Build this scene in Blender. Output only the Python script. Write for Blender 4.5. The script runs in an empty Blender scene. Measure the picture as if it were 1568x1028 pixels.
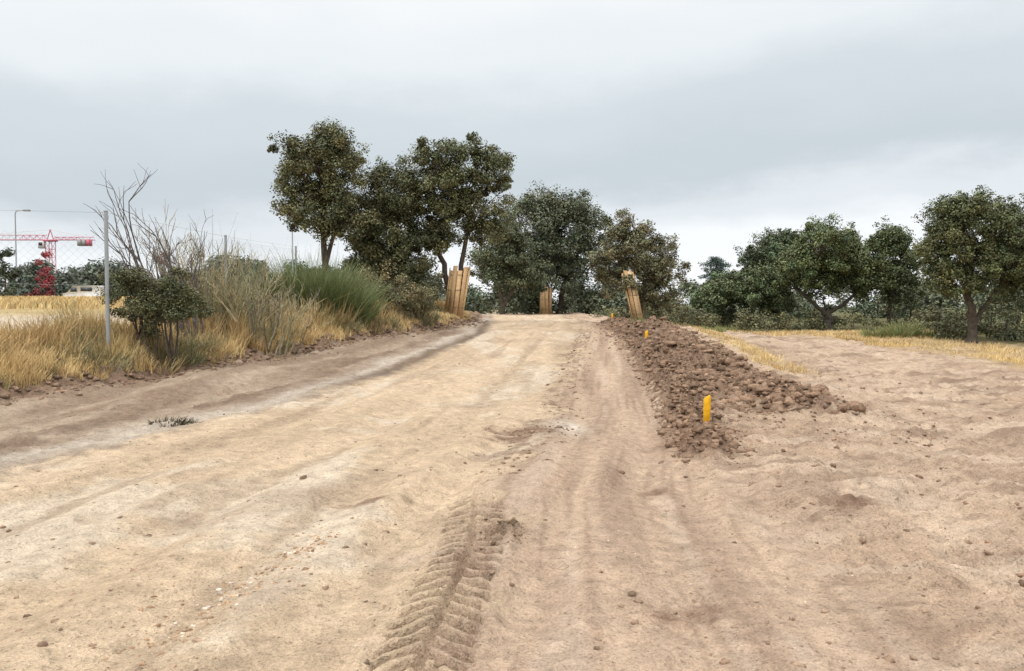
import bpy, math, random
import numpy as np
rng=np.random.default_rng(7); random.seed(7)
scene=bpy.context.scene

# ---------------------------------------------------------------- noise
def _h(ix,iy,s):
    n=(ix.astype(np.int64)*374761393+iy.astype(np.int64)*668265263+s*982451653)&0x7fffffff
    n=((n^(n>>13))*1274126177)&0x7fffffff
    return ((n^(n>>16))&0xffff)/65535.0
def pn(x,y,s=0):
    x=np.asarray(x,float);y=np.asarray(y,float)
    x,y=np.broadcast_arrays(x,y)
    xi=np.floor(x);yi=np.floor(y);xf=x-xi;yf=y-yi
    u=xf*xf*xf*(xf*(xf*6-15)+10);v=yf*yf*yf*(yf*(yf*6-15)+10)
    def g(dx,dy):
        a=_h(xi+dx,yi+dy,s)*2*np.pi
        return np.cos(a)*(xf-dx)+np.sin(a)*(yf-dy)
    return ((g(0,0)*(1-u)+g(1,0)*u)*(1-v)+(g(0,1)*(1-u)+g(1,1)*u)*v)*1.5
def fbm(x,y,s=0,o=4):
    r=0;a=1.0;f=1.0
    for i in range(o):
        r=r+a*pn(x*f+i*17.3,y*f-i*9.1,s+i);a*=.5;f*=2.03
    return r
def ss(a,b,x):
    t=np.clip((x-a)/(b-a),0,1);return t*t*(3-2*t)
def lerp(a,b,t):return a+(b-a)*t
def pdist(x,y,P):
    d=np.full(np.shape(x),1e9)
    for (ax,ay),(bx,by) in zip(P[:-1],P[1:]):
        dx,dy=bx-ax,by-ay
        t=np.clip(((x-ax)*dx+(y-ay)*dy)/(dx*dx+dy*dy),0,1)
        d=np.minimum(d,np.hypot(x-ax-t*dx,y-ay-t*dy))
    return d

# ---------------------------------------------------------------- terrain
BE_y=[-5,0,5,10,13,17,22,29,35,45,60,90]
BE_x=[-15,-13,-11,-9.3,-8.35,-6.7,-5.0,-2.1,-1.5,-1.7,-4,-12]
def bank_edge(y): return np.interp(y,BE_y,BE_x)
def road_l(y): return np.interp(y,[-5,7.4,10.2,13,17,26,35,50,90],[-5.6,-4.9,-4.3,-3.5,-2.5,-.95,-.8,-1.2,-8])
def road_r(y): return np.interp(y,[-5,3.5,6.7,11.4,18,27.5,35,50,90],[-.9,-.45,-.24,.62,1.4,2.6,3.2,3.2,-2])
def band_r(y): return np.interp(y,[-5,3,5.9,8.1,14.6,21.5,28.5,50,90],[2.2,1.9,1.6,1.97,2.6,3.1,3.5,4.4,2])
RA=[(2.08,8.3),(2.4,10.4),(2.8,13),(3.25,18),(3.75,25),(4.2,33)]
RB=[(4.2,11.7),(4.0,12.6),(3.95,14.5),(4.4,20),(4.9,27)]
TY=[(-.45,2.5),(-.39,3.7),(-.27,5.2),(-.31,6.8)]
FT=[[(13,15.5),(9.5,13.6),(7.2,11),(6.2,8),(6.4,4.5),(7.5,1)],[(13,13.5),(10.5,12),(8.6,9.8),(7.8,7.4),(8,4.3),(9,1)],
    [(2.4,3),(3.2,6),(4.6,9),(7.5,11.4),(12,13)],[(10.5,30),(8.6,22),(8.2,16),(9.5,11)],[(12,29),(10.2,22),(9.9,16),(11.2,11)]]
def ridgeA(x,y):
    d=pdist(x,y,RA)+.08*pn(x*2.5,y*2.5,38);w=.17+.014*y
    return np.exp(-(np.maximum(d,0)/w)**2)*ss(7.6,8.8,y)*(1-ss(31,36,y))*(.85+.5*pn(x*.9,y*.7,39))
def ridgeB(x,y):
    d=pdist(x,y,RB)+.22*pn(x*1.6,y*1.6,45);return np.exp(-(np.maximum(d,0)/(.62))**2)*(.85+.5*pn(x*.8,y*.45,46))
def base_h(x,y):
    r=.95*ss(9,34,y)+.1*ss(34,52,y)
    rr=.34*ss(9,34,y)+.2*ss(40,80,y)
    k=ss(4.5,11,x)
    h=lerp(r,rr,k)
    db=bank_edge(y)-x
    h=h+.26*ss(-.1,.5,db+.3*pn(x*1.3,y*1.3,5))+.34*ss(.4,2.2,db)+.6*ss(3,30,db)*ss(25,75,y)
    h=h-.30*ss(3,6,db)*(1-ss(20,30,y))
    return h
def tread(x,y):
    cx=np.interp(y,[p[1] for p in TY],[p[0] for p in TY])
    w=x-cx
    m=(1-ss(.19,.235,np.abs(w)+.035*pn(x*5,y*5,40)))*ss(2.0,2.4,y)*(1-ss(6.3,7.0,y+.4*pn(x*4,y*2,41)))
    m=m*np.clip(.95+.7*pn(x*1.2,y*1.1,44),.55,1)
    ph=(y+np.abs(w)*.75+.02*pn(x*6,y*6,42))/.145+np.where(w>0,.5,0)
    f=ph-np.floor(ph)
    ch=ss(.05,.2,f)*(1-ss(.5,.65,f))*ss(.0,.03,np.abs(w))
    return m,ch
def field_tracks(x,y):
    r=0
    for P in FT:
        d=pdist(x,y,P)+.06*pn(x*1.5,y*1.5,95)
        r=r+np.exp(-(d/.2)**4)
    return np.clip(r,0,1)*ss(.3,1.2,x-band_r(y))
PX,PY=-.05,5.5
def height(x,y,detail=True):
    x=np.asarray(x,float);y=np.asarray(y,float)
    h=base_h(x,y)
    near=1-ss(60,120,np.hypot(x,y))
    A=ridgeA(x,y);B=ridgeB(x,y)
    h=h+near*(.17*A+.38*B)
    if detail:
        cl=np.clip(A+B,0,1)
        lump=np.abs(fbm(x*3.6,y*3.6,11,4))
        h=h+near*cl*(.27*(lump-.25))
        db=bank_edge(y)-x
        be=np.exp(-((db-.25)/.6)**2)
        h=h+near*be*.15*(np.abs(fbm(x*4,y*4,14,4))-.15)
        u=x-road_r(y)
        ro=ss(-.5,.3,x-road_l(y))*(1-ss(-.2,.2,x-band_r(y)))
        h=h+near*(.040*pn(u*.9,y*.12,21)+.028*pn(u*2.6,y*.2,22)*ro+.022*fbm(x*1.1,y*1.1,23,4)+.012*fbm(x*5,y*5,24,3))
        pt=ss(.05,.5,fbm(x*.9,y*.6,47,3))
        h=h+near*pt*.016*np.abs(fbm(x*8,y*8,48,2))
        for o,wd,dp in((.55,.16,.05),(1.35,.14,.04),(-.35,.18,.035),(-2.3,.25,.05),(-1.2,.2,.04),(-3.6,.25,.045)):
            wob=u-o+.18*pn(y*.22,0*y,int(o*10)+60)
            h=h-near*dp*(np.exp(-(wob/wd)**2)-.5*np.exp(-((np.abs(wob)-wd*1.9)/(wd*.6))**2))*(1-ss(30,50,y))*np.clip(.7+pn(y*.5,u*.2,96),0,1.3)
        sh=(1-ss(-.6,.2,x-road_l(y)))*(1-ss(-.5,.3,db))
        h=h+near*sh*(.10*pn(u*1.1+3,y*.22,26)+.06*np.abs(fbm(x*2.2,y*2.2,27,3)))
        rt=ss(.0,.7,x-band_r(y))*(1-cl)
        h=h+near*rt*(.06*pn(x*.5,y*.5,33)+.085*np.abs(fbm(x*1.3+y*.5,y*2.6-x*.8,34,4))+.04*np.abs(fbm(x*5,y*5,35,3)))
        h=h-near*.05*field_tracks(x,y)
        lip=np.exp(-((x-band_r(y)-.05)/.14)**2)*ss(4.6,5.8,y)*(1-ss(9,12,y))
        h=h+lip*.07*(1+pn(x*4,y*4,36))
        m,ch=tread(x,y)
        h=h-m*.05+m*ch*.065
        cx=np.interp(y,[p[1] for p in TY],[p[0] for p in TY])
        h=h+.035*np.exp(-((np.abs(x-cx)-.27)/.055)**2)*ss(2,2.4,y)*(1-ss(6.2,7,y))*(.6+1.2*pn(x*6,y*6,49))
        pile=np.exp(-(((x-PX)/.10)**2+((y-PY)/.22)**2));h=h+.05*pile*(1+1.4*pn(x*14,y*14,37))
    return h
def H(x,y): return float(height(np.array([x]),np.array([y]),False)[0])

def C(*a): return np.array(a,float)
def ground_color(x,y):
    h4=fbm(x*.35,y*.35,50,4);h5=fbm(x*1.3,y*1.3,52,4);h6=fbm(x*5,y*5,54,3)
    u=x-road_r(y)
    def L(a,b,t): return a+(b-a)*t[...,None]
    sand=L(C(.65,.495,.34),C(.53,.40,.27),np.clip(.45+.9*pn(u*1.2,y*.18,55)+.55*h5,0,1))
    sand=L(sand,C(.66,.55,.42)+0*sand,np.clip(ss(.0,.55,pn(u*.8,y*.25,56)+.5*h5)*.85,0,1))
    sand=L(sand,C(.43,.32,.22)+0*sand,.6*ss(.2,.6,pn(u*3.5,y*.22,97)+.4*h5))
    pat=ss(.25,.6,fbm(x*1.1,y*.7,47,4)+.3*h6)
    sand=L(sand,C(.40,.295,.205)+0*sand,.5*pat)
    band=L(C(.55,.405,.29),C(.42,.30,.215),np.clip(.5+1.1*pn(u*2.8,y*.22,57)+.4*h5,0,1))
    band=L(band,C(.29,.20,.14)+0*band,.5*ss(.2,.6,pn(u*16,y*.35,58)+.3*h6))
    band=L(band,C(.61,.475,.36)+0*band,.5*ss(.15,.6,pn(u*5,y*.2,91)+.3*h5))
    field=L(C(.58,.435,.315),C(.47,.34,.24),np.clip(.5+h4+.4*h5,0,1))
    dk=ss(.08,.55,fbm(x*.55+y*.25,y*1.1-x*.35,59,4)+.25*h6)*ss(4,9,y)
    field=L(field,C(.26,.178,.125)+0*field,.72*dk)
    dk2=ss(.15,.55,fbm(x*1.3+y*.5,y*2.8-x*.8,34,4)*-1+.1*h6)
    field=L(field,C(.29,.20,.14)+0*field,.55*dk2)
    lt=ss(.2,.6,fbm(x*.8-y*.3,y*1.8+x*.3,92,3));field=L(field,C(.64,.505,.38)+0*field,.5*lt)
    ftk=field_tracks(x,y);field=L(field,C(.62,.48,.355)+0*field,.55*ftk*np.clip(.7+h5,0,1))
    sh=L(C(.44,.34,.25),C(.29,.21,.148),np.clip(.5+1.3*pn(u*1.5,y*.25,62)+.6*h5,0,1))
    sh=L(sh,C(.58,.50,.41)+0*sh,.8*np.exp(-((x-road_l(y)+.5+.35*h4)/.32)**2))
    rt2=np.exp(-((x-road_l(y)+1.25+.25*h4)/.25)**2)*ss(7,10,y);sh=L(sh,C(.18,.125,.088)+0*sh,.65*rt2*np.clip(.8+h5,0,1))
    dirt=L(C(.20,.130,.088),C(.32,.22,.152),np.clip(.4+h6*.8+.3*h5,0,1))
    col=sand
    w=.35*h5+.2*h6
    col=L(col,band,ss(-.25,.3,u+w))
    col=L(col,field,ss(-.12,.25,x-band_r(y)+.3*w))
    col=L(sh,col,ss(-.25,.2,x-road_l(y)+w*.8))
    rut_shade=np.exp(-((x-road_l(y)+.15+.1*h5)/.22)**2)*ss(12,17,y)*(1-ss(30,36,y))
    col=L(col,C(.16,.112,.078)+0*col,.8*rut_shade)  # shadow line of the left-edge rut, painted into the ground colour
    mid=np.exp(-((u+.1+.25*h5)/.28)**2)*ss(-.1,.5,h6+.6*h5+.1)*ss(6.5,9,y)
    col=L(col,C(.24,.165,.115)+0*col,.75*mid)
    A=ridgeA(x,y);B=ridgeB(x,y)
    zone=ss(.0,.6,x-band_r(y))*(1-ss(4.6,5.6,x))*ss(12,16,y)*(1-ss(32,38,y))
    col=L(col,C(.29,.20,.14)+0*col,.6*zone*np.clip(.7+h5,0,1))
    col=L(col,dirt,ss(.10,.4,A+B+.22*h6+.15*h5)*np.where(A+B>.02,1,0))
    st=np.exp(-((x-(5.9+(y-17)*.1))/.42)**4)*ss(15.5,18,y+.8*h4)*(1-ss(31,35,y))
    col=L(col,C(.55,.41,.21)+0*col,.85*st*np.clip(.8+h6+h5,0,1))
    st2=ss(11.6,12.8,x+.8*h4)*ss(15,19,y)
    col=L(col,C(.46,.33,.16)+0*col,.85*st2*np.clip(.8+h5,0,1))
    st3=ss(33,36,y+1.2*h4)*ss(6.0,7.0,x)
    col=L(col,C(.42,.30,.15)+0*col,.85*st3*np.clip(.8+h5,0,1))
    gr=np.maximum(ss(37,40,y)*ss(5,6,x),ss(15.5,18,x)*ss(10,20,y))
    col=L(col,C(.10,.10,.045)+0*col,.9*gr)
    db=bank_edge(y)-x
    bd=ss(-.4,.05,db+.35*h5+.15*h6)
    col=L(col,dirt,bd*.97)
    gb=ss(.25,.7,db+.3*h5)
    grass=L(C(.36,.255,.125),C(.24,.17,.085),np.clip(.5+h5,0,1))
    grass=L(grass,C(.50,.38,.19)+0*grass,ss(4,7,db))
    col=L(col,grass,gb)
    pt=np.exp(-((y-(25+(x+14)*.25))/2.8)**4)*ss(5.5,7,db)
    col=L(col,C(.62,.53,.42)+0*col,pt)
    m,ch=tread(x,y)
    col=L(col,C(.23,.16,.11)+0*col,np.clip(m*(1-ch)*(.5+.3*ss(4.4,5.2,y)),0,1))
    pile=np.exp(-(((x-PX)/.13)**2+((y-PY)/.25)**2))
    col=L(col,C(.22,.15,.10)+0*col,np.clip(.8*pile+.5*h6*pile,0,.7))
    for sx,sy,r in((.80,4.1,.085),(.97,4.2,.06),(.15,10.2,.3),(.0,9.7,.2),(1.9,9.0,.2),(-1.2,6.4,.12),(2.6,6.2,.18),(1.25,6.9,.1)):
        q=np.exp(-(((x-sx)/(r*1.4))**2+((y-sy)/r)**2)*np.clip(1+1.1*h6,.2,3))
        col=L(col,C(.20,.115,.075)+0*col,np.clip(q*.8,0,.8))
    q=np.exp(-(((x-.75)/.22)**2+((y-10.4)/.5)**2));col=L(col,C(.68,.60,.50)+0*col,np.clip(q*.8+.4*q*h6,0,.9))
    ft=ss(90,200,np.hypot(x,y))
    col=L(col,C(.10,.105,.05)+0*col,ft)
    return np.clip(col*(1+.13*h6+.08*h5)[...,None],.01,.9)

# ---------------------------------------------------------------- mesh builder
def build(name,parts,mats,smooth=False,parent=None):
    V=[];F=[];Cc=[];M=[];o=0
    for v,f,c,mi in parts:
        v=np.asarray(v,float);f=np.asarray(f,np.int64)
        c=np.asarray(c,float)
        if c.ndim==1:c=np.tile(c,(len(v),1))
        V.append(v);F.append(f+o);Cc.append(c);M.append(np.full(len(f),mi));o+=len(v)
    V=np.concatenate(V);F=np.concatenate(F);Cc=np.concatenate(Cc);M=np.concatenate(M)
    me=bpy.data.meshes.new(name)
    me.vertices.add(len(V));me.vertices.foreach_set('co',V.astype(np.float32).ravel())
    me.loops.add(F.size);me.loops.foreach_set('vertex_index',F.astype(np.int32).ravel())
    me.polygons.add(len(F))
    me.polygons.foreach_set('loop_start',np.arange(0,F.size,4,dtype=np.int32))
    me.polygons.foreach_set('material_index',M.astype(np.int32))
    me.update(calc_edges=True)
    if smooth: me.polygons.foreach_set('use_smooth',np.ones(len(F),bool))
    a=me.color_attributes.new('Col','FLOAT_COLOR','POINT')
    a.data.foreach_set('color',np.concatenate([Cc,np.ones((len(Cc),1))],1).astype(np.float32).ravel())
    for m in mats: me.materials.append(m)
    ob=bpy.data.objects.new(name,me);scene.collection.objects.link(ob)
    if parent: ob.parent=parent
    return ob
def tube(pts,rads,n=6):
    pts=np.asarray(pts,float);k=len(pts)
    t=np.gradient(pts,axis=0);t/=np.linalg.norm(t,axis=1)[:,None]+1e-9
    a=np.tile([[0,0,1.]],(k,1))
    if np.any(np.abs(t[:,2])>.9): a=np.tile([[1.,.05,0]],(k,1))
    p=np.cross(t,a);p/=np.linalg.norm(p,axis=1)[:,None]+1e-9
    q=np.cross(t,p)
    an=np.arange(n)/n*2*np.pi
    r=np.asarray(rads,float)[:,None,None]
    V=pts[:,None,:]+r*(p[:,None,:]*np.cos(an)[None,:,None]+q[:,None,:]*np.sin(an)[None,:,None])
    V=V.reshape(-1,3)
    i=np.arange(k-1)[:,None]*n;j=np.arange(n)[None,:];j2=(j+1)%n
    F=np.stack([i+j,i+j2,i+n+j2,i+n+j],-1).reshape(-1,4)
    return V,F
BOXF=np.array([[0,1,3,2],[4,6,7,5],[0,4,5,1],[2,3,7,6],[0,2,6,4],[1,5,7,3]])
def box(c,s,top=(1,1)):
    v=[]
    for x in(-.5,.5):
        for y in(-.5,.5):
            for z in(-.5,.5):
                k=top if z>0 else(1,1)
                v.append((c[0]+x*s[0]*k[0],c[1]+y*s[1]*k[1],c[2]+z*s[2]))
    return np.array(v),BOXF

# ---------------------------------------------------------------- materials
def mat_new(name):
    m=bpy.data.materials.new(name);m.use_nodes=True
    nt=m.node_tree;b=nt.nodes['Principled BSDF'];return m,nt,b
def attr_mat(name,rough=.8,spec=.2,nscale=None,namp=.2,bump=0):
    m,nt,b=mat_new(name);N=nt.nodes;Lk=nt.links
    at=N.new('ShaderNodeAttribute');at.attribute_name='Col'
    out=at.outputs['Color']
    b.inputs['Roughness'].default_value=rough
    b.inputs['Specular IOR Level'].default_value=spec
    if nscale:
        tc=N.new('ShaderNodeTexCoord');no=N.new('ShaderNodeTexNoise');no.inputs['Scale'].default_value=nscale;no.inputs['Detail'].default_value=3
        Lk.new(tc.outputs['Object'],no.inputs['Vector'])
        mr=N.new('ShaderNodeMapRange');mr.inputs['From Min'].default_value=.3;mr.inputs['From Max'].default_value=.7
        mr.inputs['To Min'].default_value=1-namp;mr.inputs['To Max'].default_value=1+namp
        Lk.new(no.outputs['Fac'],mr.inputs['Value'])
        vm=N.new('ShaderNodeVectorMath');vm.operation='SCALE'
        Lk.new(out,vm.inputs[0]);Lk.new(mr.outputs[0],vm.inputs['Scale']);out=vm.outputs[0]
        if bump:
            bp=N.new('ShaderNodeBump');bp.inputs['Strength'].default_value=bump;bp.inputs['Distance'].default_value=.02
            Lk.new(no.outputs['Fac'],bp.inputs['Height']);Lk.new(bp.outputs[0],b.inputs['Normal'])
    Lk.new(out,b.inputs['Base Color'])
    return m
M_bark=attr_mat('bark',.9,.1,9,.35,.8)
M_leaf=attr_mat('leaf',.6,.3)
M_grass=attr_mat('dry_grass',.8,.1)
M_wood=attr_mat('plank_wood',.7,.2,14,.18,.3)
M_paint=attr_mat('painted_metal',.45,.4,3,.06)
M_clod=attr_mat('clod_earth',.95,.05,22,.35,.9)
M_glass=attr_mat('dark_glass',.1,.5)

def ground_mat():
    m,nt,b=mat_new('sandy_ground');N=nt.nodes;Lk=nt.links
    at=N.new('ShaderNodeAttribute');at.attribute_name='Col'
    tc=N.new('ShaderNodeTexCoord');P=tc.outputs['Object']
    def noise(s,d=3,r=.6):
        n=N.new('ShaderNodeTexNoise');n.inputs['Scale'].default_value=s;n.inputs['Detail'].default_value=d;n.inputs['Roughness'].default_value=r
        Lk.new(P,n.inputs['Vector']);return n.outputs['Fac']
    def mr(i,a,bb,c,d):
        n=N.new('ShaderNodeMapRange');n.inputs['From Min'].default_value=a;n.inputs['From Max'].default_value=bb
        n.inputs['To Min'].default_value=c;n.inputs['To Max'].default_value=d;Lk.new(i,n.inputs['Value']);return n.outputs[0]
    def ma(op,a,bb):
        n=N.new('ShaderNodeMath');n.operation=op
        for k,v in enumerate((a,bb)):
            if isinstance(v,(int,float)): n.inputs[k].default_value=v
            else: Lk.new(v,n.inputs[k])
        return n.outputs[0]
    n2=noise(9,4,.65);n3=noise(60,3,.75)
    f=ma('MULTIPLY',mr(n2,.3,.7,.82,1.17),mr(n3,.3,.7,.74,1.24))
    vo=N.new('ShaderNodeTexVoronoi');vo.inputs['Scale'].default_value=55;Lk.new(P,vo.inputs['Vector'])
    st=mr(vo.outputs['Distance'],.12,.26,1,0)
    sep=N.new('ShaderNodeSeparateColor');Lk.new(vo.outputs['Color'],sep.inputs[0])
    sel=mr(sep.outputs[0],.78,.84,0,1)
    stone=ma('MULTIPLY',ma('MULTIPLY',st,sel),mr(noise(1.7,2),.4,.6,.2,1))
    tone=mr(sep.outputs[1],0,1,-.5,.4)
    f=ma('ADD',f,ma('MULTIPLY',stone,tone))
    pit=mr(noise(26,3,.6),.33,.42,-.30,0)
    f=ma('ADD',f,pit)
    vm=N.new('ShaderNodeVectorMath');vm.operation='SCALE';Lk.new(at.outputs['Color'],vm.inputs[0]);Lk.new(f,vm.inputs['Scale'])
    Lk.new(vm.outputs[0],b.inputs['Base Color'])
    b.inputs['Roughness'].default_value=.95;b.inputs['Specular IOR Level'].default_value=.1
    hgt=ma('ADD',ma('MULTIPLY',n2,.08),ma('MULTIPLY',n3,.022))
    hgt=ma('ADD',hgt,ma('MULTIPLY',stone,.01))
    bp=N.new('ShaderNodeBump');bp.inputs['Strength'].default_value=1.0;bp.inputs['Distance'].default_value=1.0
    Lk.new(hgt,bp.inputs['Height']);Lk.new(bp.outputs[0],b.inputs['Normal'])
    return m
M_ground=ground_mat()

# ---------------------------------------------------------------- ground sheet
def axis_y():
    a=list(np.arange(-4,2.4,.12));v=2.4
    while v<8: a.append(v);v*=1.0032
    while v<30: a.append(v);v*=1.0058
    while v<75: a.append(v);v*=1.009
    while v<5000: a.append(v);v*=1.08
    return np.array([-3000,-400,-60,-15]+a)
def axis_x():
    mid=list(np.arange(-.85,.2,.013))
    def side(v):
        o=[]
        while v<3000:
            o.append(v);v+=.032 if v<6 else(.032+.018*(v-6) if v<40 else .12*(v-30))
        return o
    return np.array([-v for v in side(.863)][::-1]+mid+side(.2))
xs=axis_x();ys=axis_y()
X,Y=np.meshgrid(xs,ys)
Z=height(X,Y)
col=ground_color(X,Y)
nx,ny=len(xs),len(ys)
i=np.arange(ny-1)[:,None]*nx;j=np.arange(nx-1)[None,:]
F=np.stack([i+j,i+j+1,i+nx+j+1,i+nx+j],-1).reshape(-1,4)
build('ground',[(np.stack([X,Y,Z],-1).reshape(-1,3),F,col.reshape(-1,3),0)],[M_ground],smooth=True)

# ---------------------------------------------------------------- foliage
def unit(n):
    v=rng.normal(size=(n,3));return v/np.linalg.norm(v,axis=1)[:,None]
def leaves(cent,rad,nper,L,col,flat=.8,var=.4,up=.6):
    k=len(cent);n=k*nper
    ci=np.repeat(np.arange(k),nper)
    d=unit(n);u=rng.random(n)**(1/2.4)
    off=d*(u*rad[ci])[:,None];off[:,2]*=flat
    p=cent[ci]+off+rng.normal(size=(n,3))*.08*rad[ci][:,None]
    nrm=d*.6+np.array([0,0,up])+unit(n)*.75
    nrm/=np.linalg.norm(nrm,axis=1)[:,None]
    t=np.cross(nrm,unit(n));t/=np.linalg.norm(t,axis=1)[:,None]+1e-9
    b=np.cross(nrm,t)
    l=(L*(.6+.8*rng.random(n)))[:,None]
    V=np.stack([p-t*l*.5,p+b*l*.3,p+t*l*.5,p-b*l*.3],1).reshape(-1,3)
    F=np.arange(4*n).reshape(-1,4)
    cv=1+var*(rng.random(k)-.5)*1.8
    lv=1+var*(rng.random(n)-.5)*2
    hue=rng.normal(size=n)*.06+(rng.normal(size=k)*.06)[ci]
    c=np.array(col)[None,:]*(cv[ci]*lv)[:,None]
    c[:,0]*=1+hue;c[:,2]*=1-hue*.5
    hi=rng.random(n)<.08
    c[hi]*=1.6
    c=np.clip(c,.008,.6)
    return V,F,np.repeat(c,4,0)
def clump_centres(blobs,n,inner=.45,low=.45):
    w=np.array([b[3]*b[4]+b[4]*b[5]+b[3]*b[5] for b in blobs]);w=w/w.sum()
    bi=rng.choice(len(blobs),size=n,p=w)
    B=np.array(blobs)[bi]
    d=unit(n)
    fl=(d[:,2]<-.35)&(rng.random(n)<low);d[fl,2]*=-1
    r=inner+(1-inner)*rng.random(n)**.6
    bump=1+.16*np.sin(d[:,0]*5+bi)*np.cos(d[:,1]*4.3+bi*2)+.1*np.sin(d[:,2]*7+bi*1.3)+.07*rng.normal(size=n)
    return B[:,:3]+d*B[:,3:]*(r*bump)[:,None]
BARK=(.10,.083,.066)
def limb(a,b,r0,r1,sag=.15,n=5,seg=5,bark=BARK):
    a=np.array(a,float);b=np.array(b,float);L=np.linalg.norm(b-a)
    t=np.linspace(0,1,seg)[:,None]
    w=unit(1)*L*sag
    p=a+(b-a)*t+w*np.sin(t*np.pi)+unit(seg)*L*.03*np.sin(t*np.pi)
    V,F=tube(p,np.linspace(r0,r1,seg),n)
    return V,F,np.array(bark),0
LB=np.array((1.36,1.46,1.42))
def tree(name,base,trunks,blobs,nclump,nper,cr,L,col,nlimb=10,low=.45,inner=.45,flat=.8):
    parts=[];forks=[]
    col=np.array(col)*LB
    for pts,r0,r1 in trunks:
        P=np.array(pts,float)
        t=np.linspace(0,1,len(P));tt=np.linspace(0,1,10)
        Q=np.stack([np.interp(tt,t,P[:,k]) for k in range(3)],1)
        Q[1:-1]+=rng.normal(size=(8,3))*r0*.18
        R=np.linspace(r0,r1,10);R[0]*=1.35
        V,F=tube(Q,R,9);parts.append((V,F,np.array(BARK),0));forks.append((Q[-1],r1));forks.append((Q[7],r1*.8))
    cc=clump_centres(blobs,nclump,inner,low)
    fk=np.array([f[0] for f in forks])
    idx=rng.choice(nclump,size=min(nlimb,nclump),replace=False)
    nodes=[f for f,_ in forks];nr=[r for _,r in forks]
    for ii in idx:
        e=cc[ii];k=int(np.argmin(np.linalg.norm(fk-e,axis=1)))
        s=fk[k];m=s+(e-s)*.85
        r=forks[k][1]
        parts.append(limb(s,m,r*.6,r*.18,.10,6,6));
        for q in(.35,.6,.85):nodes.append(s+(m-s)*q);nr.append(r*.3)
    nd=np.array(nodes)
    for e in cc:
        k=int(np.argmin(np.linalg.norm(nd-e,axis=1)))
        parts.append(limb(nd[k],e,max(nr[k]*.4,.012),.006,.12,4,4))
    rad=cr*(.45+1.0*rng.random(nclump)**1.3)
    V,F,c=leaves(cc,rad,nper,L*1.05,col,flat)
    parts.append((V,F,c,1))
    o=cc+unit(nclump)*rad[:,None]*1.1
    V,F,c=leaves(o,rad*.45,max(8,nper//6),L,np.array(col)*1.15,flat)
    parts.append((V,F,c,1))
    return build(name,parts,[M_bark,M_leaf])

z=H(-7.1,30)
tree('holm_oak_tree',None,[([(-6.95,30,z-.1),(-7.0,30,z+1.5),(-7.1,30,z+3.0),(-7.1,30.1,z+3.9)],.15,.08),([(-7.0,30,z+1.8),(-6.6,30,z+3),(-6.2,30,z+3.8)],.09,.05)],
 [(-7.3,30,6.9,1.5,1.5,1.4),(-6.4,30,6.5,1.4,1.4,1.5),(-8.15,30,6.0,.95,1.2,1.2),(-7.2,30,5.2,1.5,1.4,1.1),(-6.3,30.2,5.0,1.3,1.2,1.1),(-6.6,30,7.7,.7,.6,.7),(-7.6,30,7.4,.7,.8,.6)],250,230,.37,.085,(.10,.092,.045),12,inner=.45)
z=H(-4.7,31.5)
tree('holm_oak_tree',None,[([(-4.3,31.5,z-.1),(-4.5,31.5,z+1.2),(-4.7,31.5,z+2.4)],.15,.09),([(-4.7,31.6,z-.1),(-4.9,31.5,z+1.6),(-5.3,31.5,z+2.8)],.12,.07)],
 [(-4.6,31.5,5.9,1.2,1.4,1.4),(-4.6,31.5,4.4,1.4,1.5,1.5),(-5.4,31.5,4.5,.9,1.1,1.3),(-4.0,31.4,3.6,1.0,1.1,1.0),(-5.6,31.5,3.4,.9,.9,.8),(-4.7,31.5,3.2,1.1,1.0,.7)],250,230,.38,.085,(.084,.083,.042),10,low=.2,inner=.4)
z=H(-2.4,32)
tree('holm_oak_tree',None,[([(-2.35,32,z-.1),(-2.55,32,z+1.3),(-2.9,32,z+2.5),(-3.2,32,z+3.4)],.15,.07),([(-2.2,32.1,z-.1),(-2.1,32,z+1.5),(-1.85,32,z+3.1),(-1.7,32,z+3.9)],.13,.06)],
 [(-2.0,32,7.1,1.1,1.3,1.2),(-3.5,32,6.9,1.0,1.2,1.1),(-2.7,32,6.4,1.2,1.4,1.1),(-.95,32,6.9,.9,1.0,1.0),(-1.2,32,5.6,1.1,1.2,1.3),(-2.2,32,5.1,1.2,1.2,1.0),(-3.4,32,5.3,1.0,1.1,1.1),(-1.0,32,4.5,.65,.7,.6),(-3.1,32,4.3,.8,.8,.7)],270,210,.35,.085,(.095,.092,.044),14,inner=.45)
z=H(2.3,60)
tree('holm_oak_tree',None,[([(2.5,58.2,z-.1),(2.4,58.2,z+1.9),(2.0,59,z+3.4)],.3,.2),([(3.6,60,z-.1),(3.8,60,z+2),(4.6,60,z+3.5)],.22,.15)],
 [(1.6,60,7.3,3.2,3.2,2.7),(4.4,60,7.0,3.0,3,2.6),(-.6,60,5.4,2.3,2.6,2.6),(5.4,60,4.8,2.5,2.6,2.4),(2,60,4.8,3.2,3,2.2),(2.8,60,8.7,2.6,2.2,1.3),(3.6,60,3.6,2.8,2.4,1.7),(0,60,3.4,2.2,2,1.4)],420,190,.74,.15,(.098,.102,.064),16,low=.3)
z=H(-.7,55)
tree('holm_oak_tree',None,[([(-.65,55,z-.1),(-.7,55,z+1.2),(-1.2,55,z+2.2)],.18,.12),([(-.65,55,z+.5),(-.1,55,z+1.5),(.5,55,z+2.6)],.15,.09)],
 [(-1.3,55,4.2,1.6,1.7,1.6),(.2,55,4.6,1.6,1.7,1.6),(-.3,55,6.0,1.3,1.6,1.4),(1.4,55,3.6,1.1,1.3,1.2)],170,200,.56,.13,(.082,.088,.05),8)
z=H(4.9,32)
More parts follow.
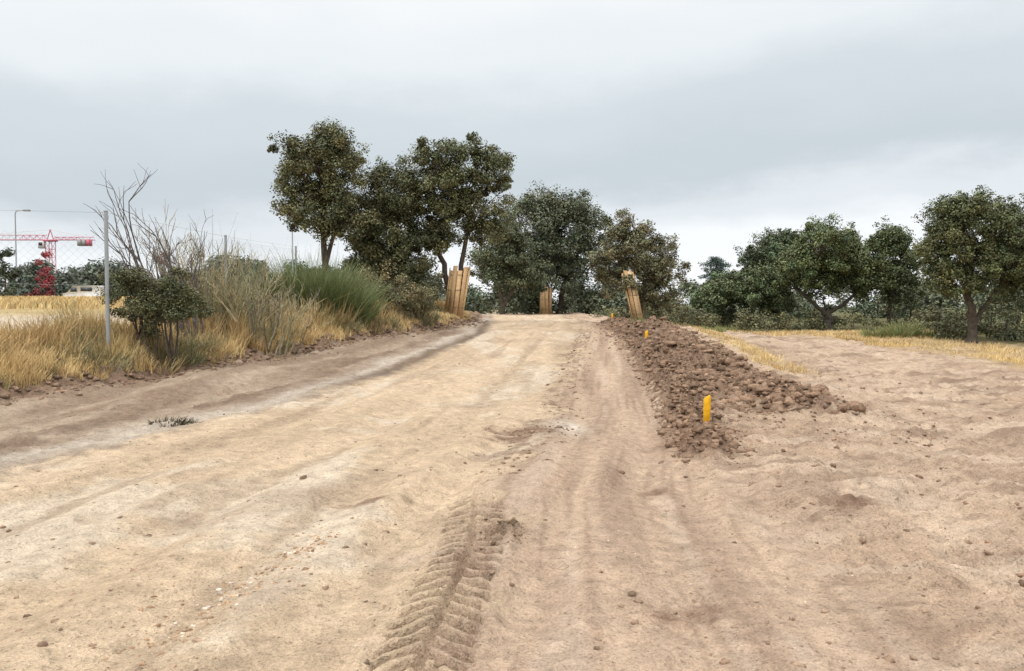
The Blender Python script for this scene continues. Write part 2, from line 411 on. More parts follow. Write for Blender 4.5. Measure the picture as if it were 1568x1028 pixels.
tree('holm_oak_tree',None,[([(5.0,32,z-.1),(4.75,32,z+1.2),(4.35,32,z+2.3),(4.3,32,z+2.9)],.14,.08),([(5.1,32.1,z-.1),(5.3,32,z+1.2),(5.7,32,z+2.2)],.10,.06)],
 [(4.4,32,4.0,1.0,1.2,.95),(5.3,32,3.7,1.1,1.2,1.05),(6.1,32,3.3,.85,.9,.9),(3.8,32,3.1,.7,.9,.8),(4.9,32,2.8,1.4,1.2,.9),(6.0,32.2,2.2,.75,.9,.9),(4.4,32,4.9,.6,.5,.5),(5.4,32.3,2.0,.7,.8,.7)],240,200,.32,.08,(.125,.112,.065),10,inner=.4,low=.3)
z=H(16.7,42)
tree('holm_oak_tree',None,[([(16.6,42,z-.1),(16.75,42,z+.6),(16.5,42,z+1.1)],.22,.17),([(16.5,42,z+.9),(15.7,42,z+1.6),(15.1,42,z+2.1)],.12,.07),([(16.6,42,z+.9),(17.4,42,z+1.3),(18.2,42,z+2.1)],.12,.07)],
 [(16.6,42,4.8,1.9,2,1.2),(15.1,42,3.6,1.3,1.5,1.1),(18.1,42,3.7,1.2,1.5,1.3),(16.8,42,3.7,2.0,2,1.3),(14.9,42,2.8,.9,1,.8),(16.2,42,2.9,1.2,1.3,.8),(17.8,42,2.8,.9,1.2,.8)],270,230,.44,.105,(.095,.107,.048),8,low=.5)
z=H(19.9,42)
tree('holm_oak_tree',None,[([(19.9,42,z-.1),(19.95,42,z+1.1),(20,42,z+2)],.17,.1)],
 [(19.9,42,3.9,1.5,1.5,1.4),(19.3,42,3.0,1.0,1.2,1.2),(20.6,42,2.7,1.0,1.2,1.2),(19.8,42,5.0,.9,1,.8)],180,230,.42,.105,(.08,.09,.042),6)
z=H(17,50)
tree('holm_oak_tree',None,[([(16.6,50,z-.1),(16.6,50,z+1.5),(16.6,50,z+2.4)],.2,.12)],
 [(16.4,50,4.6,1.8,1.8,1.6),(15.6,50,3.6,1.3,1.5,1.3),(17.5,50,5.0,1.4,1.5,1.3)],150,220,.48,.12,(.08,.093,.05),6)
z=H(12.3,46)
tree('holm_oak_tree',None,[([(12.4,46,z-.1),(12.3,46,z+.7),(12.0,46,z+1.2)],.15,.1)],
 [(11.6,46,2.0,1.2,1.4,1.1),(12.9,46,2.2,1.2,1.4,1.2),(12.2,46,2.6,1.0,1.2,.9)],120,210,.42,.11,(.09,.104,.052),5)
z=H(14.4,45)
tree('holm_oak_tree',None,[([(14.4,45,z-.1),(14.5,45,z+.8),(14.4,45,z+1.5)],.15,.1)],
 [(14.2,45,2.8,1.3,1.4,1.3),(13.6,45,2.0,.9,1.2,1.0),(14.8,45,1.8,.9,1.2,1.0)],120,210,.42,.11,(.098,.112,.054),5)
z=H(16.2,28)
tree('holm_oak_tree',None,[([(16.15,28,z-.1),(16.2,28,z+.8),(16.0,28,z+1.5),(15.9,28,z+2.2)],.17,.10),([(16.2,28,z+.7),(16.7,28,z+1.4),(17.2,28,z+2.2)],.10,.06)],
 [(16.0,28,4.5,1.35,1.5,1.1),(15.1,28,3.6,.75,1.2,1.3),(16.9,28,4.0,1.3,1.4,1.4),(15.9,28,3.1,1.4,1.4,1.1),(17.3,28,2.8,1.0,1.2,1.1),(15.4,28,4.9,.7,.8,.45),(15.6,28,2.5,.9,1,.7)],260,230,.34,.08,(.084,.088,.04),10,inner=.4)
z=H(18.9,28)
tree('holm_oak_tree',None,[([(18.9,29,z-.1),(18.8,29,z+1.5),(18.6,29,z+2.4)],.18,.1)],
 [(18.8,29,3.7,1.3,1.5,1.4),(18.6,29,2.6,1.1,1.3,1.0)],120,230,.38,.085,(.085,.09,.042),6)

parts=[];V,F=tube([(23.0,90,1),(23,90,4),(23,90,7.0)],[.3,.2,.05],7);parts.append((V,F,np.array(BARK),0))
cs=[];rs=[]
for zz,w in((6.9,.7),(6.4,1.9),(5.8,1.5),(5.3,2.4),(4.7,2.0),(4.2,2.6),(3.4,2.6),(2.6,2.6)):
    for k in range(16):
        a=random.random()*6.28;r=w*random.random()**.6
        cs.append((23+r*math.cos(a),90+r*math.sin(a),zz+random.uniform(-.2,.2)-.08*r));rs.append(.55)
V,F,c=leaves(np.array(cs),np.array(rs),70,.18,(.085,.12,.095),.5);parts.append((V,F,c,1))
build('cedar_tree',parts,[M_bark,M_leaf])

def mass(name,items,nper,L,col,cr=1.0,trunk=True):
    parts=[];cs=[];col=np.array(col)*1.5
    for(x,y,zt,w)in items:
        zb=H(x,y);hh=max(zt-zb,.6)
        n=max(6,int(w*hh*2.2))
        for k in range(n):
            a=random.random()*6.28;q=random.random()
            r=w*.5*math.sqrt(random.random())*(1-.55*q*q)
            cs.append((x+r*math.cos(a),y+r*math.sin(a),zb+.15+q*(hh-.3)))
        V,F=tube([(x,y,zb-.1),(x+.1,y,zb+hh*.7)],[.12 if trunk else .02,.03],5);parts.append((V,F,np.array(BARK),0))
    cs=np.array(cs);V,F,c=leaves(cs,cr*(.5+.6*rng.random(len(cs))),nper,L,col,.8,.4)
    parts.append((V,F,c,1));return build(name,parts,[M_bark,M_leaf])
it=[]
for k in range(78):
    y=random.uniform(56,95);u=random.uniform(-.11,.75)
    x=u*y;it.append((x,y,random.uniform(2.4,3.9)*(y/75),random.uniform(3,5.5)))
mass('distant_trees',it,75,.27,(.085,.098,.06),.95)
it=[]
for k in range(46):
    y=random.uniform(110,150);u=random.uniform(-.85,-.1)
    it.append((u*y,y,random.uniform(6.0,9.0),random.uniform(5,8)))
mass('distant_trees',it,55,.5,(.075,.09,.065),1.6)
it=[]
for k in range(60):
    y=random.uniform(38,50);x=random.uniform(7,32)
    it.append((x,y,H(x,y)+random.uniform(.6,1.5),random.uniform(1.4,3)))
for k in range(26):
    y=random.uniform(28,36);x=random.uniform(15.8,26)
    it.append((x,y,H(x,y)+random.uniform(.7,1.5),random.uniform(1.0,2.2)))
for k in range(16):
    y=random.uniform(34,46);x=random.uniform(4.4,8.5)
    it.append((x,y,H(x,y)+random.uniform(.5,1.2),random.uniform(1.0,2.2)))
mass('undergrowth_bushes',it,100,.115,(.105,.105,.052),.45,False)
mass('red_leaf_tree',[(-42.5,72,5.2,2.2),(-42.2,72,6.6,1.4)],160,.16,(.19,.035,.04),.45)
mass('red_leaf_tree',[(-26.2,60,5.9,1.5)],160,.14,(.17,.05,.055),.4)
mass('green_tree',[(-44.5,70,6.6,2.4),(-46.5,70,5.5,3)],160,.2,(.05,.065,.035),.6)

# ---------------------------------------------------------------- bushes
def strands(x,y,n,hgt,spread,wid,col,rad=.25,var=.3,jit=.12):
    a=rng.random(n)*2*np.pi;rr=rad*np.sqrt(rng.random(n))
    b=np.stack([x+rr*np.cos(a),y+rr*np.sin(a),np.zeros(n)],1)
    b[:,2]=height(b[:,0],b[:,1],False)-.03
    tilt=spread*np.sqrt(rng.random(n));a2=a+rng.normal(size=n)*.5
    L=hgt*(.45+.55*rng.random(n))
    d=np.stack([np.sin(tilt)*np.cos(a2),np.sin(tilt)*np.sin(a2),np.cos(tilt)],1)
    mid=b+d*(L*.5)[:,None]
    d2=d+np.stack([np.cos(a2),np.sin(a2),-0*tilt],1)*(.12*rng.random(n))[:,None]+rng.normal(size=(n,3))*jit
    tip=mid+d2*(L*.5)[:,None]
    s=np.cross(d,unit(n));s/=np.linalg.norm(s,axis=1)[:,None]+1e-9
    w=(wid*(.6+.8*rng.random(n)))[:,None]
    V=np.stack([b-s*w*.5,b+s*w*.5,mid-s*w*.5,mid+s*w*.5,tip-s*w*.12,tip+s*w*.12],1).reshape(-1,3)
    k=np.arange(n)[:,None]*6
    F=np.concatenate([k+np.array([[0,1,3,2]]),k+np.array([[2,3,5,4]])])
    c=np.array(col)[None,:]*(1+var*(rng.random(n)-.5)*2)[:,None]
    c[:,0]*=1+rng.normal(size=n)*.12
    return V,F,np.repeat(np.clip(c,.01,.8),6,0)
parts=[]
for dx,dy,h,n in((0,0,2.2,2000),(-.8,.2,1.95,1400),(.7,.1,2.0,1400),(1.1,.3,1.4,800),(-1.4,-.1,1.5,800)):
    V,F,c=strands(-6.1+dx,24.5+dy,n,h,.85,.016,random.choice([(.18,.215,.09),(.15,.19,.08)]),.5,.45,.2);parts.append((V,F,c,0))
V,F,c=strands(-6.0,24.0,900,1.1,.9,.018,(.40,.31,.15),1.1);parts.append((V,F,c,0))
build('broom_bush',parts,[M_leaf])
def bush(name,blobs,n,nper,cr,L,col):
    cc=clump_centres(blobs,n,.3,.1)
    parts=[]
    for b in blobs:
        zb=H(b[0],b[1]);
        for k in range(5):
            e=(b[0]+random.uniform(-.6,.6)*b[3],b[1]+random.uniform(-.6,.6)*b[4],b[2]+b[5]*.4)
            parts.append(limb((b[0],b[1],zb-.05),e,.03,.008,.1,5,4))
    rad=cr*(.6+.8*rng.random(n));V,F,c=leaves(cc,rad,nper,L,np.array(col)*1.55);parts.append((V,F,c,1))
    return build(name,parts,[M_bark,M_leaf])
bush('holm_oak_bush',[(-7.85,16.6,1.95,.62,.6,.5),(-7.05,16.6,1.9,.6,.5,.5),(-7.4,16.5,1.55,1.0,.6,.5)],120,220,.17,.045,(.072,.074,.034))
bush('olive_green_shrub',[(-3.9,27,1.95,.9,.7,.65),(-3.2,27.6,1.7,.7,.7,.5),(-4.6,27,2.2,.6,.6,.7)],100,170,.26,.06,(.13,.115,.06))
bush('olive_green_shrub',[(-3.3,31,2.1,.9,.7,.75),(-4.4,30.6,2.0,1,.7,.8),(-5.6,30.2,2.1,1.1,.7,.9),(-7.0,29.5,2.0,1.1,.7,.8)],130,180,.28,.07,(.10,.095,.05))
bush('olive_green_shrub',[(-8.6,21.5,1.7,.9,.6,.6),(-7.4,21.8,1.6,.9,.6,.6),(-9.7,21.5,1.4,.8,.6,.5)],90,170,.24,.055,(.15,.13,.07))
def atbank(db,y): return float(bank_edge(y))-db
parts=[]
for k in range(36):
    y=14.0+random.random()**.9*4.4;x=atbank(random.uniform(.35,1.2),y)
    V,F,c=strands(x,y,170,random.uniform(.28,.66),1.0,.010,random.choice([(.20,.20,.11),(.24,.22,.125),(.155,.17,.09),(.42,.33,.17),(.5,.38,.19)]),.35,.35,.3);parts.append((V,F,c,0))
for k in range(20):
    y=random.uniform(19,30);x=atbank(random.uniform(.4,1.6),y)
    V,F,c=strands(x,y,200,random.uniform(.3,.6),.95,.014,random.choice([(.24,.21,.12),(.36,.27,.14),(.19,.185,.10)]),.3,.35,.3);parts.append((V,F,c,0))
build('low_shrubs',parts,[M_leaf])

# ---------------------------------------------------------------- bare shrub
def grow(parts,p,d,L,r,depth,col,nseg=4,up=.05):
    pts=[p];dd=d.copy()
    for k in range(nseg):
        dd=dd+rng.normal(size=3)*.13;dd[2]+=up;dd/=np.linalg.norm(dd)
        pts.append(pts[-1]+dd*L/nseg)
    V,F=tube(pts,np.linspace(r,r*.5,nseg+1),4 if depth<3 else 5);parts.append((V,F,np.array(col)*random.uniform(.8,1.2),0))
    if depth==0:return
    for k in range(random.choice((2,3,3))):
        q=pts[random.choice((2,3,4))]
        nd=dd+rng.normal(size=3)*.36;nd[2]=abs(nd[2])+.2;nd/=np.linalg.norm(nd)
        grow(parts,q,nd,L*random.uniform(.5,.72),max(r*.55,.0065),depth-1,col,nseg,up)
parts=[]
zb=H(-8.0,18.6)
for k in range(9):
    d=np.array([-.60+.09*k+random.uniform(-.04,.04),random.uniform(-.1,.1),1.]);d/=np.linalg.norm(d)
    grow(parts,np.array([-7.9+k*.08,18.6,zb]),d,(2.2,2.0,1.75,1.5,1.4,1.3,1.3,1.2,1.1)[k],.04,3,(.15,.13,.12))
build('bare_shrub',parts,[M_bark])
parts=[]
for k in range(56):
    x=-8.2+k*.05;yy=19.6+random.uniform(-.4,.7);d=np.array([-.38+.016*k+random.uniform(-.2,.2),random.uniform(-.25,.25),1.]);d/=np.linalg.norm(d)
    grow(parts,np.array([x,yy,H(x,yy)]),d,random.uniform(.85,1.4)*(1.15-.35*k/56),.018,3,random.choice([(.38,.33,.22),(.30,.27,.20),(.44,.37,.22),(.30,.29,.17),(.2,.18,.14)]))
for dx,h,n in((-.6,1.7,120),(-.1,2.3,170),(.4,2.4,170),(.9,2.1,160),(1.4,1.6,140),(1.9,1.3,120)):
    V,F,c=strands(-7.9+dx,20.1,n,h,.6,.010,random.choice([(.34,.31,.17),(.28,.27,.14)]),.45,.4,.35);parts.append((V,F,c,0))
build('dry_broom_shrub',parts,[M_bark])

# ---------------------------------------------------------------- grass
def blades(x,y,h,w,col,lean=.45):
    n=len(x);b=np.stack([x,y,height(x,y,False)-.02],1)
    a=rng.random(n)*2*np.pi;tl=lean*rng.random(n)
    d=np.stack([np.sin(tl)*np.cos(a),np.sin(tl)*np.sin(a),np.cos(tl)],1)
    mid=b+d*(h*.55)[:,None]
    d2=d+np.stack([np.cos(a),np.sin(a),-.4*np.ones(n)],1)*(.6*rng.random(n))[:,None]
    tip=mid+d2*(h*.45)[:,None]
    s=np.stack([-np.sin(a+.7),np.cos(a+.7),0*a],1)
    w=w[:,None]
    V=np.stack([b-s*w*.5,b+s*w*.5,mid-s*w*.4,mid+s*w*.4,tip-s*w*.1,tip+s*w*.1],1).reshape(-1,3)
    k=np.arange(n)[:,None]*6
    F=np.concatenate([k+np.array([[0,1,3,2]]),k+np.array([[2,3,5,4]])])
    return V,F,np.repeat(col,6,0)
def gcol(x,y,straw=(.76,.58,.29),dark=(.50,.355,.175),green=(.28,.265,.13),gth=.45):
    n=len(x);t=np.clip(.5+fbm(x*.8,y*.8,70,3)*.9+rng.normal(size=n)*.25,0,1)[:,None]
    c=np.array(dark)*(1-t)+np.array(straw)*t
    g=ss(gth,gth+.3,fbm(x*.45,y*.45,72,3)+rng.normal(size=n)*.12)[:,None]
    c=c*(1-g)+np.array(green)*g
    return np.clip(c*(1+rng.normal(size=n)*.14)[:,None],.02,.9)
parts=[]
n=190000
y=9*np.exp(rng.random(n)*np.log(36/9.));db=.10+rng.random(n)**1.8*10
x=bank_edge(y)-db
keep=(fbm(x*1.5,y*1.5,74,3)+.45+.35*rng.random(n)>.12)&(db>.12+.5*np.abs(fbm(x*2,y*2,75,2))) & ~((np.abs(y-(25+(x+14)*.25))<2.8)&(db>6))
x=x[keep];y=y[keep];db=db[keep]
hh=np.clip(.54+.4*fbm(x*.7,y*.7,76,3),.14,1.0)*(.4+.8*rng.random(len(x)))*(.4+.6*ss(.2,1.3,db))
hh=hh*(1-.72*ss(2.3,4.0,db))*(1-.3*ss(24,32,y))
V,F,c=blades(x,y,hh,.006+.0006*y,gcol(x,y));parts.append((V,F,c,0))
n=30000
y=30+rng.random(n)*70;x=-rng.random(n)*.75*y-3-(y-30)*.1
kp=bank_edge(y)-x>1;x=x[kp];y=y[kp]
V,F,c=blades(x,y,.2+.2*rng.random(len(x)),.02+.001*y,gcol(x,y));parts.append((V,F,c,0))
def strip(x,y,lo=.05,hi=.2):
    V,F,c=blades(x,y,lo+hi*rng.random(len(x))**1.5,.006+.0005*y,gcol(x,y,gth=.5),.8);parts.append((V,F,c,0))
n=13000;y=16.3+rng.random(n)*17;x=5.9+(y-17)*.1+rng.normal(size=n)*.24;k=fbm(x*2,y*1.2,80,2)>-.1;strip(x[k],y[k],.04,.16)
n=26000;y=16+rng.random(n)*20;x=12.6+rng.random(n)**1.3*3.5+.6*pn(y*.6,y*0,82);k=fbm(x*1.3,y*1.3,81,2)>-.1;strip(x[k],y[k])
n=22000;y=34+rng.random(n)*5;x=6.5+rng.random(n)*14;k=fbm(x*1.0,y*1.0,83,2)>-.1;strip(x[k],y[k])
n=30000;y=8+rng.random(n)*26;x=3+rng.random(n)*12;k=(pn(x*.9,y*.9,84)+.6*pn(x*5,y*5,85)>.5);x=x[k];y=y[k]
V,F,c=blades(x,y,.02+.06*rng.random(len(x)),.006+0*y,gcol(x,y,straw=(.5,.38,.21),dark=(.26,.20,.115)),1.0);parts.append((V,F,c,0))
build('dry_grass',parts,[M_grass])
parts=[]
for x,y,h in((15.0,31,.7),(15.6,31.6,.9),(14.4,31.5,.6),(16.3,31.3,.6),(9.8,36.5,.45),(7.6,30,.3),(4.9,29.5,.3),(5.2,31,.35)):
    V,F,c=strands(x,y,400,h,.8,.02,(.25,.27,.11),.4);parts.append((V,F,c,0))
build('green_tufts',parts,[M_leaf])

# ---------------------------------------------------------------- clods / gravel
def cubesphere():
    vs={};F=[];V=[]
    def g(p):
        k=tuple(p)
        if k not in vs: vs[k]=len(V);V.append(np.array(p,float)/np.linalg.norm(p))
        return vs[k]
    for ax in range(3):
        for s in(-1,1):
            for a in(-1,0):
                for b in(-1,0):
                    q=[]
                    for(u,v)in((a,b),(a+1,b),(a+1,b+1),(a,b+1)):
                        p=[0,0,0];p[ax]=s;p[(ax+1)%3]=u;p[(ax+2)%3]=v;q.append(g(p))
                    F.append(q if s>0 else q[::-1])
    return np.array(V),np.array(F)
CSV,CSF=cubesphere()
def lumps(x,y,r,col,sink=.35,flat=.65):
    n=len(x);k=len(CSV)
    z=height(x,y,True)
    q=CSV[None]*(1+.28*rng.normal(size=(n,k,1)))
    s=np.stack([.7+.9*rng.random(n),.7+.7*rng.random(n),flat*(.7+.6*rng.random(n))],1)
    q=q*s[:,None,:]*r[:,None,None]
    a=rng.random(n)*6.28;ca,sa=np.cos(a)[:,None],np.sin(a)[:,None]
    X=q[...,0]*ca-q[...,1]*sa;Y=q[...,0]*sa+q[...,1]*ca
    V=np.stack([X+x[:,None],Y+y[:,None],q[...,2]+(z+r*(.3-sink))[:,None]],-1).reshape(-1,3)
    F=(CSF[None]+np.arange(n)[:,None,None]*k).reshape(-1,4)
    return V,F,np.repeat(col,k,0)
def ccol(n,base,var=.2):
    return np.clip(np.array(base)[None]*(1+var*rng.normal(size=n))[:,None],.03,.8)
parts=[]
def along(P,n,w):
    P=np.array(P);t=rng.random(n)*(len(P)-1);i=np.minimum(t.astype(int),len(P)-2);f=(t-i)[:,None]
    q=P[i]*(1-f)+P[i+1]*f;return q[:,0]+np.clip(rng.normal(size=n),-2,2)*w*(.5+.04*q[:,1]),q[:,1]+np.clip(rng.normal(size=n),-2,2)*w
D1=(.25,.165,.112)
x,y=along(RA,4200,.24);parts.append((*lumps(x,y,.012+.055*rng.random(len(x))**4,ccol(len(x),D1)),0))
x,y=along(RB,5200,.45);parts.append((*lumps(x,y,.014+.10*rng.random(len(x))**5,ccol(len(x),D1)),0))
n=2600;x=2.6+rng.random(n)*2.8;y=9.0+rng.random(n)*20;parts.append((*lumps(x,y,.007+.033*rng.random(n)**5,ccol(n,(.32,.22,.152))),0))
n=3800;y=8+rng.random(n)*27;x=bank_edge(y)+.02+rng.normal(size=n)*.3;parts.append((*lumps(x,y,.010+.06*rng.random(n)**4,ccol(n,(.25,.17,.117))),0))
build('earth_clods',parts,[M_clod])
parts=[]
n=2600;y=2.8*np.exp(rng.random(n)*np.log(30/2.8));x=(rng.random(n)-.5)*1.4*y;x=np.clip(x,bank_edge(y)+.2,12)
parts.append((*lumps(x,y,.003+.017*rng.random(n)**5,ccol(n,(.30,.21,.145),.25)),0))
n=3000;y=3+rng.random(n)*14;x=band_r(y)+.3+rng.random(n)**1.2*8
parts.append((*lumps(x,y,.004+.026*rng.random(n)**5,ccol(n,(.31,.21,.145),.2)),0))
n=170;x=PX+rng.normal(size=n)*.10;y=PY+rng.normal(size=n)*.2;parts.append((*lumps(x,y,.005+.018*rng.random(n)**4,ccol(n,(.26,.18,.12),.2)),0))
n=160;x=.2+rng.normal(size=n)*.3;y=10.1+rng.normal(size=n)*.25;parts.append((*lumps(x,y,.006+.018*rng.random(n)**3,ccol(n,(.24,.165,.11),.2)),0))
n=800;y=7.5+rng.random(n)*19;x=road_r(y)+.0+rng.normal(size=n)*.2;parts.append((*lumps(x,y,.006+.026*rng.random(n)**4,ccol(n,(.27,.185,.125),.2)),0))
# a few larger clods lying on the field and the band
bx=np.array([2.9,3.4,2.1,4.2,5.3,1.05,1.55,-.9,.35,.62,.98,3.9,.9,-1.9]);by=np.array([7.5,7.4,6.9,8.6,7.9,7.6,8.2,5.6,8.0,4.0,3.6,5.1,13.2,7.2])
parts.append((*lumps(bx,by,.022+.02*rng.random(len(bx)),ccol(len(bx),(.26,.175,.12),.12)),0))
build('scattered_clods',parts,[M_clod])
parts=[]
n=600;t=rng.random(n);x=-1.75+.45*t+rng.normal(size=n)*.13;y=3.7+1.9*t+rng.normal(size=n)*.18
b=np.where(rng.random(n)[:,None]<.25,np.array([[.60,.50,.41]]),np.array([[.40,.26,.16]]))
parts.append((*lumps(x,y,.003+.013*rng.random(n)**4,np.clip(b*(1+.2*rng.normal(size=n))[:,None],.05,.8)),0))
n=3000;y=2.6*np.exp(rng.random(n)*np.log(14/2.6));x=(rng.random(n)-.5)*1.4*y;x=np.clip(x,bank_edge(y)+.2,12)
b=np.where(rng.random(n)[:,None]<.25,np.array([[.68,.58,.47]]),np.array([[.42,.30,.2]]))
parts.append((*lumps(x,y,.0015+.005*rng.random(n)**3,np.clip(b*(1+.15*rng.normal(size=n))[:,None],.05,.8)),0))
build('gravel',parts,[M_clod])
x0=-4.6;y0=10.7
a=strands(x0,y0,420,.13,1.5,.014,(.075,.07,.05),.24,.4,.4);b_=strands(x0+.1,y0,120,.13,1.4,.01,(.22,.18,.11),.22,.4,.4)
build('uprooted_weed',[(*a,0),(*b_,0)],[M_grass])

# ---------------------------------------------------------------- wooden guards round trunks
def guard(x,y,h,lean,rad,n=9):
    parts=[];z0=H(x,y)-.03
    for k in range(n):
        a=2*math.pi*k/n+.2
        w=2*math.pi*rad/n*.93;hh=h*random.uniform(.90,1.05)
        V,_=box((0,0,hh/2),(w,.025,hh))
        r=rad+random.uniform(-.01,.02)
        t=random.uniform(-.03,.03)
        V[:,0]+=V[:,2]*t
        V[:,1]-=r
        V[:,1]-=V[:,2]*random.uniform(-.005,.025)
        ca,sa=math.cos(a),math.sin(a)
        Q=np.stack([V[:,0]*ca-V[:,1]*sa,V[:,0]*sa+V[:,1]*ca,V[:,2]],1)
        Q[:,0]+=x+Q[:,2]*lean[0];Q[:,1]+=y+Q[:,2]*lean[1];Q[:,2]+=z0
        parts.append((Q,BOXF,np.array(random.choice([(.70,.47,.25),(.60,.40,.21),(.74,.53,.30),(.48,.32,.17)])),0))
    for q in(.2,.55,.85):
        zz=q*h;an=np.linspace(0,2*np.pi,19)
        P=np.stack([x+zz*lean[0]+(rad+.034)*np.cos(an),y+zz*lean[1]+(rad+.034)*np.sin(an),np.full(19,z0+zz)],1)
        V,F=tube(P,np.full(19,.008),4);parts.append((V,F,np.array((.12,.10,.08)),0))
    return build('wooden_tree_guard',parts,[M_wood])
guard(-2.35,31.9,2.0,(.14,0),.37,12)
guard(2.45,58,2.0,(.0,0),.42,10)
guard(5.0,31.4,2.1,(-.22,0),.19,8)

# ---------------------------------------------------------------- stakes
def stake(x,y,h,w=.07,lean=0):
    zc=height(np.array([x]),np.array([y]))[0]
    zs=[-.15,h*.5,h-.03,h]
    ws=[.35,.5,.5,.36]
    V=[]
    for zz,ww in zip(zs,ws):
        for sx,sy in((-1,-1),(1,-1),(1,1),(-1,1)):
            V.append((x+sx*ww*w+zz*lean,y+sy*.012,zc+zz+(.018*sx if zz==h else 0)))
    F=[]
    for k in range(3):
        for j in range(4):F.append((k*4+j,k*4+(j+1)%4,k*4+4+(j+1)%4,k*4+4+j))
    F.append((12,13,14,15));F.append((3,2,1,0))
    return build('yellow_survey_stake',[(np.array(V),np.array(F),np.array((.83,.44,.02)),0)],[M_wood])
stake(2.28,9.3,.33,.08,.03)
stake(3.72,22,.34,.085,0)
stake(3.9,31,.2,.07,0)

# ---------------------------------------------------------------- chain-link fence
parts=[];GA=np.array((.33,.36,.38))
FP=[(-15.5,14.5),(-11.6,15.2),(-8.12,16),(-8.6,24),(-9.2,34)]
tops=[]
for k,(x,y) in enumerate(FP):
    z0=H(x,y);zt=(3.5 if k<3 else z0+2.6)
    tops.append((z0,zt))
    V,F=tube([(x,y,z0-.2),(x,y,zt)],[.038,.038],10);parts.append((V,F,GA,0))
    V,F=tube([(x,y,zt),(x,y,zt+.02),(x,y,zt+.035)],[.044,.04,.005],10);parts.append((V,F,GA*.7,0))
def wire(a,b,r=.0022):
    V,F=tube([a,b],[r,r],3);parts.append((V,F,GA*.9,0))
for k in range(len(FP)-1):
    a=np.array(FP[k]);b=np.array(FP[k+1]);za,ta=tops[k];zb_,tb=tops[k+1]
    for q in(.02,.5,1.0):
        wire((a[0],a[1],za+(ta-za-.05)*q+.03),(b[0],b[1],zb_+(tb-zb_-.05)*q+.03),.003)
    Ln=np.linalg.norm(b-a);hw=2.4;st=.16;m=int((Ln+hw)/st)
    for s in(1,-1):
        for i in range(m):
            u0=i*st-hw;u1=u0+hw;c0,c1=max(u0,0),min(u1,Ln)
            if c1<=c0: continue
            h0=(c0-u0);h1=(c1-u0)
            if s<0:h0,h1=hw-h0,hw-h1
            f0,f1=c0/Ln,c1/Ln
            p=a+(b-a)*f0;q=a+(b-a)*f1
            wire((p[0],p[1],za+(zb_-za)*f0+h0+.1),(q[0],q[1],za+(zb_-za)*f1+h1+.1),.0012)
build('chain_link_fence',parts,[M_paint])

# ---------------------------------------------------------------- street lamps
def lamp(x,y,h,arm=1):
    z=H(x,y);parts=[];c=np.array((.30,.32,.34))
    V,F=tube([(x,y,z),(x,y,z+.8),(x,y,z+.82),(x,y,z+h-.3),(x+.1*arm,y,z+h-.05),(x+.45*arm,y,z+h),(x+.8*arm,y,z+h+.03)],[.12,.12,.08,.05,.045,.04,.04],8);parts.append((V,F,c,0))
    V,F=box((x+1.05*arm,y,z+h+.02),(.65,.26,.13),(.8,.6));parts.append((V,F,c*.6,0))
    V,F=box((x+1.05*arm,y,z+h-.06),(.45,.2,.03));parts.append((V,F,np.array((.6,.6,.58)),0))
    return build('street_lamp',parts,[M_paint])
lamp(-44.7,72,8.0)
lamp(-19.5,71,8.0,-1)

# ---------------------------------------------------------------- tower crane
def crane(x,y,zt,parts):
    RED=np.array((.62,.15,.22));WH=np.array((.75,.72,.72))
    z0=0.0
    def bar(a,b,r=.09,c=RED):
        V,F=tube([a,b],[r,r],4);parts.append((V,F,c,0))
    s=.8
    step=2.0;zz=z0
    while zz<zt:
        cs=[(x-s,y-s),(x+s,y-s),(x+s,y+s),(x-s,y+s)];z1=min(zz+step,zt)
        for i in range(4):
            a=cs[i];b=cs[(i+1)%4]
            bar((*a,zz),(*a,z1),.09);bar((*a,zz),(*b,z1),.05);bar((*a,z1),(*b,z1),.05)
        zz+=step
    bar((x-s,y,zt),(x,y,zt+2.6),.12);bar((x+s,y,zt),(x,y,zt+2.6),.12)
    def jib(x0,x1,zb,hh):
        n=int(abs(x1-x0)/1.6);dx=(x1-x0)/n
        for yy in(-.6,.6): bar((x0,y+yy,zb),(x1,y+yy,zb),.08)
        bar((x0,y,zb+hh),(x1,y,zb+hh),.08)
        for i in range(n):
            c=WH if (i//4)%2 else RED
            for yy in(-.6,.6):
                bar((x0+i*dx,y+yy,zb),(x0+(i+.5)*dx,y,zb+hh),.05,c);bar((x0+(i+.5)*dx,y,zb+hh),(x0+(i+1)*dx,y+yy,zb),.05,c)
    jib(x-.9,x-34,zt,1.2);jib(x+.9,x+11,zt,.7)
    bar((x,y,zt+2.6),(x-18,y,zt+1.1),.05,WH);bar((x,y,zt+2.6),(x+9,y,zt+.7),.05,WH)
    for q in(7.5,8.6,9.7):
        V,F=box((x+q,y,zt-.7),(.9,1.4,1.6),(.9,1));parts.append((V,F,np.array((.35,.33,.32)) if q<9 else RED,0))
    V,F=box((x-1.5,y-1.1,zt-1.3),(1.3,1.2,1.8),(.85,.9));parts.append((V,F,WH,0))
    V,F=box((x-1.5,y-1.73,zt-1.1),(.9,.04,.8));parts.append((V,F,np.array((.05,.06,.07)),0))
    V,F=box((x,y,zt-.2),(2.4,2.4,.35));parts.append((V,F,RED,0))
parts=[];crane(-115.5,200,18.3,parts);build('tower_crane',parts,[M_paint])

